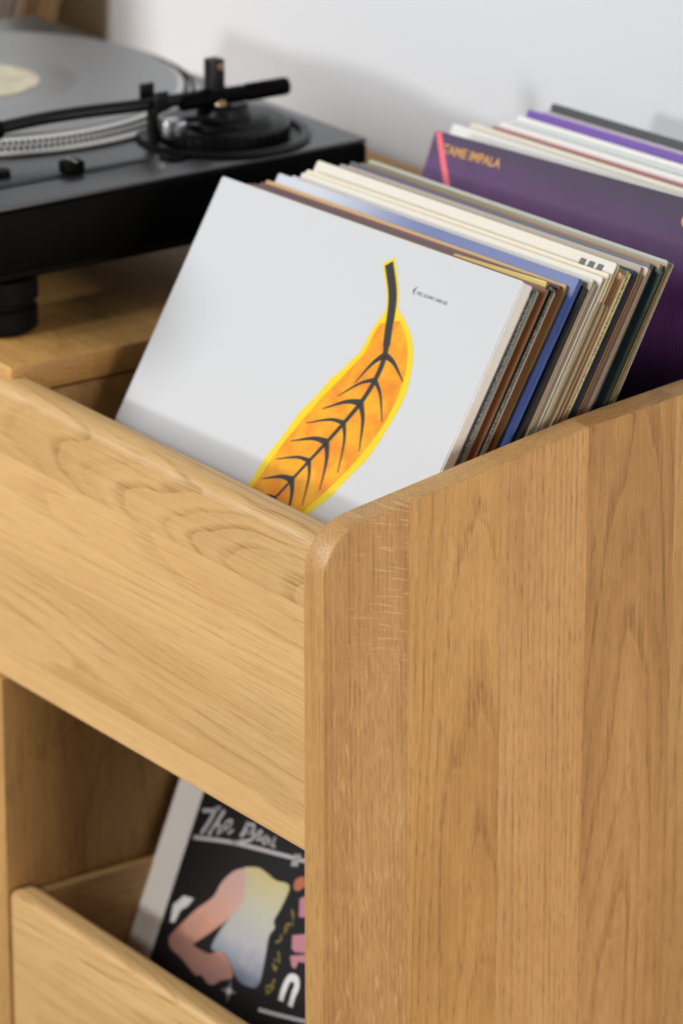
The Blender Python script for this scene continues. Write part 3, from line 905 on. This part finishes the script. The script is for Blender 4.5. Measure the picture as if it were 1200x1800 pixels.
decal('printed_vest', [smooth_poly(POLY['vest'])], beat, vest_ink, -0.0002)
decal('printed_arm', [smooth_poly(POLY['arm'])], beat, skin_ink, -0.00026)
decal('printed_shape', [smooth_poly(POLY['orange'])], beat, orng_ink, -0.0002)
for k in ('pink', 'pink2', 'pink3'): decal('printed_shape', [POLY[k]], beat, pink_ink, -0.0002)
decal('printed_shape', [POLY['flick']], beat, white_ink, -0.0002)
for pts, wpx in STROKES:
    hw = wpx * 0.5 * 0.000126
    decal('printed_lettering', [ribbon(pts, lambda s: hw, lambda s: hw)], beat, grey_ink, -0.0003)
for pts, wpx in WHITE:
    hw = wpx * 0.5 * 0.000126
    decal('printed_lettering', [ribbon(pts, lambda s: hw, lambda s: hw)], beat, white_ink, -0.00032)
for k in range(8):
    a = k * math.pi / 4 + 0.2; L = 0.009 if k % 2 == 0 else 0.005
    cx, cz = 0.092, 0.1672
    decal('printed_star', [[(cx - 0.0006 * math.sin(a), cz + 0.0006 * math.cos(a)), (cx + 0.0006 * math.sin(a), cz - 0.0006 * math.cos(a)), (cx + L * math.cos(a), cz + L * math.sin(a))]], beat, white_ink, -0.0004 - k * 1e-5)
rq = random.Random(3)
for u, v in [(0.131, 0.2385), (0.129, 0.2323), (0.1266, 0.2271), (0.1234, 0.2183), (0.1288, 0.206), (0.1276, 0.2001), (0.1283, 0.1938), (0.1297, 0.1878), (0.1311, 0.1817)]:
    pts = [(u + rq.uniform(-.004, .004), v + rq.uniform(-.004, .004)) for _ in range(4)]
    decal('printed_lettering', [ribbon(pts, lambda s: 0.0007, lambda s: 0.0007)], beat, yell_ink, -0.0002)

# ------------------------------------------------------------------ turntable
tt_top, tt_x1, tt_y0, tt_y1 = 1.1535, -0.430, -0.004, 0.344
tt_x0 = tt_x1 - 0.452
tt = tag(empty('turntable', (tt_x1 - 0.226, 0.17, DECK)), 'black turntable with a grey-reflecting record and silver dotted platter on the oak deck', 'turntable')
T0 = Vector((tt_x1 - 0.226, 0.17, DECK))


def tpart(name, bm, mat, smooth=35, parent=None):
    bmesh.ops.translate(bm, verts=bm.verts[:], vec=-T0)
    return from_bm(name, bm, mat, parent or tt, smooth)


blk = simple('black_paint', (0.0018, 0.0018, 0.0020), 0.45, spec=0.05, var=0.1, scale=300, bump=0.03)
blk_top = simple('black_top_plate', (0.030, 0.030, 0.032), 0.30, spec=0.9, var=0.12, scale=400, bump=0.03)
blk_gl = simple('black_gloss', (0.003, 0.003, 0.0035), 0.38, spec=0.25)
rub = simple('black_rubber', (0.0035, 0.0035, 0.004), 0.6, spec=0.12)
chrome = simple('bright_metal', (0.62, 0.62, 0.63), 0.3, 1.0)
alu = simple('platter_aluminium', (0.78, 0.76, 0.73), 0.45, 0.5)
bm = bmesh.new(); add_box(bm, tt_x0, tt_x1, tt_y0, tt_y1, DECK + 0.052, tt_top - 0.0036, 0.003, 3)
tpart('body', bm, blk)
bm = bmesh.new(); add_box(bm, tt_x0 + 0.0003, tt_x1 - 0.0003, tt_y0 + 0.0003, tt_y1 - 0.0003, tt_top - 0.0035, tt_top, 0.0014, 2)
tpart('top_plate', bm, blk_top)
bm = bmesh.new(); add_box(bm, tt_x0 + 0.02, tt_x1 - 0.02, tt_y0 + 0.02, tt_y1 - 0.02, DECK + 0.040, DECK + 0.0518, 0.004, 2)
tpart('base', bm, rub)
for fx in (tt_x0 + 0.055, tt_x1 - 0.045):
    for fy in (tt_y0 + 0.062, tt_y1 - 0.055):
        bm = bmesh.new()
        add_lathe(bm, [(0, 0), (0.024, 0), (0.0275, 0.003), (0.0275, 0.017), (0.0245, 0.0195), (0.0245, 0.022), (0.028, 0.024), (0.028, 0.0396), (0, 0.0396)], (fx, fy, DECK + 0.0003), 40)
        tpart('foot', bm, rub)
# platter, dots, record, label, spindle
PC = Vector((-0.690, 0.170, tt_top))
bm = bmesh.new()
add_lathe(bm, [(0, 0.001), (0.1668, 0.001), (0.1685, 0.0022), (0.1668, 0.0040), (0.1550, 0.0100), (0.1535, 0.0105), (0, 0.0105)], PC, 128)
plat = tpart('platter', bm, alu, 35)
bm = bmesh.new()
for row, (zz, nn, sz) in enumerate(((0.0056, 225, 0.0014), (0.0082, 225, 0.0014))):
    rr = 0.1668 - (zz - 0.0040) * 1.967
    for k in range(nn):
        a = 2 * math.pi * (k + 0.5 * (row % 2)) / nn
        p = PC + Vector((rr * math.cos(a), rr * math.sin(a), zz))
        M = Matrix.Translation(p) @ Matrix.Rotation(a, 4, 'Z') @ Matrix.Diagonal((0.0036, sz * 1.55, sz * 1.5, 1))
        bmesh.ops.create_cube(bm, size=1, matrix=M)
dots = tpart('strobe_dots', bm, simple('dot_metal', (0.016, 0.015, 0.014), 0.5, 0.0, spec=0.2), None, plat)
dots['kind'] = 'stuff'
bm = bmesh.new(); add_lathe(bm, [(0, 0.0107), (0.1510, 0.0107), (0.1522, 0.0117), (0.1510, 0.0128), (0.0, 0.0128)], PC, 128)
vin = NT('vinyl')
vx, vy, vz = vin.sep(vin.obj())
vin.b.inputs['Base Color'].default_value = (0.012, 0.012, 0.013, 1)
dxx = vin.math('SUBTRACT', vx, PC.x - T0.x); dyy = vin.math('SUBTRACT', vy, PC.y - T0.y)
rad = vin.math('SQRT', vin.math('ADD', vin.math('MULTIPLY', dxx, dxx), vin.math('MULTIPLY', dyy, dyy)))
band = vin.noise(vin.comb(vin.math('MULTIPLY', rad, 260), 0.0, 0.0), 1.0, 3, 0.7)
lead = vin.math('SUBTRACT', 1.0, vin.ss(rad, 0.0755, 0.0775))
vin.put(vin.b.inputs['Roughness'], vin.math('SUBTRACT', vin.math('MULTIPLY_ADD', band, 0.16, 0.30), vin.math('MULTIPLY', lead, 0.07)))
vin.b.inputs['Specular IOR Level'].default_value = 0.9
vin.b.inputs['IOR'].default_value = 2.8
tpart('vinyl_record', bm, vin.m, 35)
bm = bmesh.new(); add_lathe(bm, [(0, 0.0129), (0.0492, 0.0129), (0.0498, 0.0132), (0.0, 0.0133)], PC, 64)
lbl = NT('record_label')
q = lbl.noise(lbl.obj(), 70, 3, 0.6)
lbl.put(lbl.b.inputs['Base Color'], lbl.mix(lbl.ss(q, 0.45, 0.62), rgba(lin((226, 216, 186))), rgba(lin((208, 192, 158)))))
lbl.b.inputs['Roughness'].default_value = 0.5
tpart('record_label', bm, lbl.m, 35)
bm = bmesh.new(); add_lathe(bm, [(0.0035, 0.0134), (0.0035, 0.022), (0.002, 0.025), (0, 0.025)], PC, 20)
tpart('spindle', bm, chrome, 35)
# tonearm base: recessed ring, height collar, pivot tower
TB = Vector((-0.494, 0.262, tt_top))
bm = bmesh.new(); add_lathe(bm, [(0.030, 0.0003), (0.062, 0.0003), (0.0640, 0.0022), (0.0615, 0.0042), (0.0560, 0.0042), (0.0545, 0.0012), (0.030, 0.0012)], TB, 64)
tpart('tonearm_ring', bm, blk_gl)
bm = bmesh.new(); add_lathe(bm, [(0, 0.0013), (0.046, 0.0013), (0.0475, 0.003), (0.0475, 0.0105), (0.0455, 0.0125), (0.036, 0.0128), (0.034, 0.016), (0.020, 0.0168), (0.018, 0.0235), (0, 0.0235)], TB, 64)
col_ = tpart('height_collar', bm, blk_gl)
bm = bmesh.new()
for k in range(40):
    a = 2 * math.pi * k / 40
    M = Matrix.Translation(TB + Vector((0.0478 * math.cos(a), 0.0478 * math.sin(a), 0.0068))) @ Matrix.Rotation(a, 4, 'Z') @ Matrix.Diagonal((0.0014, 0.0032, 0.0066, 1))
    bmesh.ops.create_cube(bm, size=1, matrix=M)
tpart('grip_ribs', bm, blk_gl, None, col_)['kind'] = 'stuff'
PV = Vector((-0.494, 0.2544, 1.181))
bm = bmesh.new()
add_box(bm, PV.x - 0.006, PV.x + 0.006, PV.y - 0.0055, PV.y + 0.0055, 1.172, 1.2125, 0.0014, 2)
tpart('pivot_post', bm, blk_gl)
bm = bmesh.new(); add_lathe(bm, [(0, 0), (0.011, 0), (0.0125, 0.002), (0.0125, 0.012), (0.010, 0.014), (0, 0.014)], (PV.x, PV.y, 1.165), 32)
tpart('bearing_housing', bm, blk)
bm = bmesh.new(); add_lathe(bm, [(0, 0), (0.0042, 0.0), (0.0048, 0.0012), (0.0036, 0.0032), (0, 0.0036)], (PV.x + 0.0063, PV.y + 0.0005, 1.1795), 20, 'x')
tpart('bearing_screw', bm, simple('brass', (0.55, 0.40, 0.24), 0.35, 0.9))
bm = bmesh.new(); add_lathe(bm, [(0, 0), (0.0030, 0.0), (0.0034, 0.0010), (0.0026, 0.0020), (0, 0.0022)], (PV.x + 0.0063, PV.y + 0.0005, 1.2075), 20, 'x')
tpart('bearing_screw', bm, simple('dark_brass', (0.30, 0.22, 0.15), 0.35, 0.9))
bm = bmesh.new()
arm = [(-0.520, 0.075, 1.1800), (-0.5175, 0.095, 1.1825), (-0.5155, 0.125, 1.184), (-0.510, 0.155, 1.185), (-0.5025, 0.185, 1.1855), (-0.4975, 0.21, 1.186), (-0.4945, 0.235, 1.1865), (-0.4935, 0.262, 1.187)]
add_tube(bm, [tuple(p) for p in spline(arm, 5)], 0.0047, 16)
tpart('tonearm_tube', bm, blk_gl, 60)
bm = bmesh.new(); add_box(bm, -0.5315, -0.5125, 0.030, 0.079, 1.1745, 1.1795, 0.0016, 2); add_box(bm, -0.5285, -0.5155, 0.034, 0.058, 1.1690, 1.1746, 0.001, 2)
tpart('headshell', bm, blk_gl)
bm = bmesh.new(); add_lathe(bm, [(0, 0), (0.0068, 0), (0.0072, 0.001), (0.0072, 0.009), (0.0068, 0.010), (0, 0.010)], (-0.5195, 0.0795, 1.1805), 24, 'y')
hc = tpart('headshell_collar', bm, blk)
bm = bmesh.new(); add_lathe(bm, [(0, -0.0), (0.0022, 0.0), (0.0022, 0.0022), (0, 0.0030)], (-0.5190, 0.0845, 1.1878), 12)
tpart('collar_screw', bm, chrome, 35, hc)
bm = bmesh.new()
add_lathe(bm, [(0, 0), (0.0058, 0.0), (0.0062, 0.001), (0.0062, 0.050), (0.0058, 0.0512), (0.0058, 0.053), (0.0066, 0.0545), (0.0066, 0.086), (0.0060, 0.088), (0, 0.088)], (0, 0, 0), 32, 'y')
bmesh.ops.rotate(bm, verts=bm.verts[:], cent=(0, 0, 0), matrix=Matrix.Rotation(R(0.5), 3, 'X') @ Matrix.Rotation(R(-4), 3, 'Z'))
bmesh.ops.translate(bm, verts=bm.verts[:], vec=(-0.4935, 0.2250, 1.1840))
tpart('counterweight_shaft', bm, blk)
# arm rest clip and lift beside the arm
bm = bmesh.new()
add_lathe(bm, [(0, 0), (0.0042, 0.0), (0.0042, 0.028), (0, 0.028)], (-0.500, 0.205, tt_top + 0.001), 20)
add_box(bm, -0.507, -0.489, 0.199, 0.211, tt_top + 0.028, tt_top + 0.0305, 0.0008)
add_box(bm, -0.5085, -0.5060, 0.199, 0.211, tt_top + 0.028, tt_top + 0.0455, 0.0008)
add_box(bm, -0.4900, -0.4875, 0.199, 0.211, tt_top + 0.028, tt_top + 0.0430, 0.0008)
tpart('arm_rest', bm, blk_gl)
bm = bmesh.new(); add_lathe(bm, [(0, 0), (0.0085, 0.0), (0.0095, 0.0015), (0.0095, 0.010), (0.008, 0.012), (0, 0.012)], (-0.483, 0.212, tt_top + 0.0105), 28)
tpart('anti_skate_dial', bm, chrome)
bm = bmesh.new(); add_tube(bm, [(-0.486, 0.222, tt_top + 0.02), (-0.4765, 0.232, tt_top + 0.022), (-0.470, 0.245, tt_top + 0.019)], 0.0022, 10)
tpart('cue_lever', bm, blk_gl, 60)
# pitch slider
bm = bmesh.new(); add_box(bm, -0.4775, -0.4690, 0.052, 0.182, tt_top + 0.0002, tt_top + 0.0009, 0.0003, 1)
tpart('slider_slot', bm, simple('slot_black', (0.003, 0.003, 0.003), 0.6))
bm = bmesh.new(); add_box(bm, -0.4800, -0.4665, 0.112, 0.127, tt_top + 0.0011, tt_top + 0.0105, 0.002, 2)
sk = tpart('slider_knob', bm, blk)
bm = bmesh.new(); add_box(bm, -0.4802, -0.4663, 0.1190, 0.1200, tt_top + 0.0102, tt_top + 0.0110)
tpart('knob_line', bm, simple('grey_line', (0.3, 0.3, 0.3), 0.5), None, sk)
bm = bmesh.new()
for k in range(13):
    add_box(bm, -0.4835, -0.4808, 0.058 + k * 0.0098, 0.0588 + k * 0.0098, tt_top + 0.0001, tt_top + 0.0003)
tpart('scale_marks', bm, simple('mark_grey', (0.22, 0.22, 0.23), 0.5), None)
bm = bmesh.new(); add_lathe(bm, [(0, 0), (0.0065, 0.0), (0.007, 0.001), (0.0062, 0.0048), (0, 0.0052)], (-0.497, 0.076, tt_top + 0.0002), 28)
tpart('reset_button', bm, blk)
bm = bmesh.new(); add_lathe(bm, [(0, 0), (0.0095, 0.0), (0.0105, 0.001), (0.0100, 0.0025), (0, 0.0030)], (-0.4665, 0.2005, tt_top + 0.0002), 32)
tpart('cap_button', bm, blk)

# ------------------------------------------------------------------ stack of records left of the turntable
GR4 = 'records leaning against the wall left of the turntable'
leanW = R(15)
uxW, uzW = leaned(None, leanW, 0)
bkW = uxW.cross(uzW); bkW = bkW if bkW.y > 0 else -bkW
XR = -1.075
G4 = [('buff', (196, 170, 120)), ('brown', (150, 116, 80)), ('straw', (190, 160, 104)), ('dark tan', (150, 118, 76)), ('grey-brown', (128, 112, 96)), ('orange-tan', (186, 138, 88)),
      ('umber', (120, 92, 62)), ('pale pink', (196, 176, 164)), ('stone', (150, 140, 130)), ('grey', (120, 122, 124)), ('ivory', (214, 208, 196)), ('slate', (96, 104, 108)), ('white', (220, 218, 214))]
p = Vector((XR - 0.3125, 0.468, DECK + 0.0012))
for i, (nm, cov) in enumerate(G4):
    p2 = p - bkW * 0.0
    sleeve(p2 + Vector((random.uniform(-.002, .002), 0, 0)), leanW, 0, 0, 0.3125, 0.3125, 0.0042, cov, cov,
           '%s record sleeve, %s from the wall in the stack left of the turntable' % (nm, ORD[i]), GR4, 'open', (205, 190, 160), 0.0003, None, i=130 + i)
    p = p - Vector((0, 0.0050, 0))
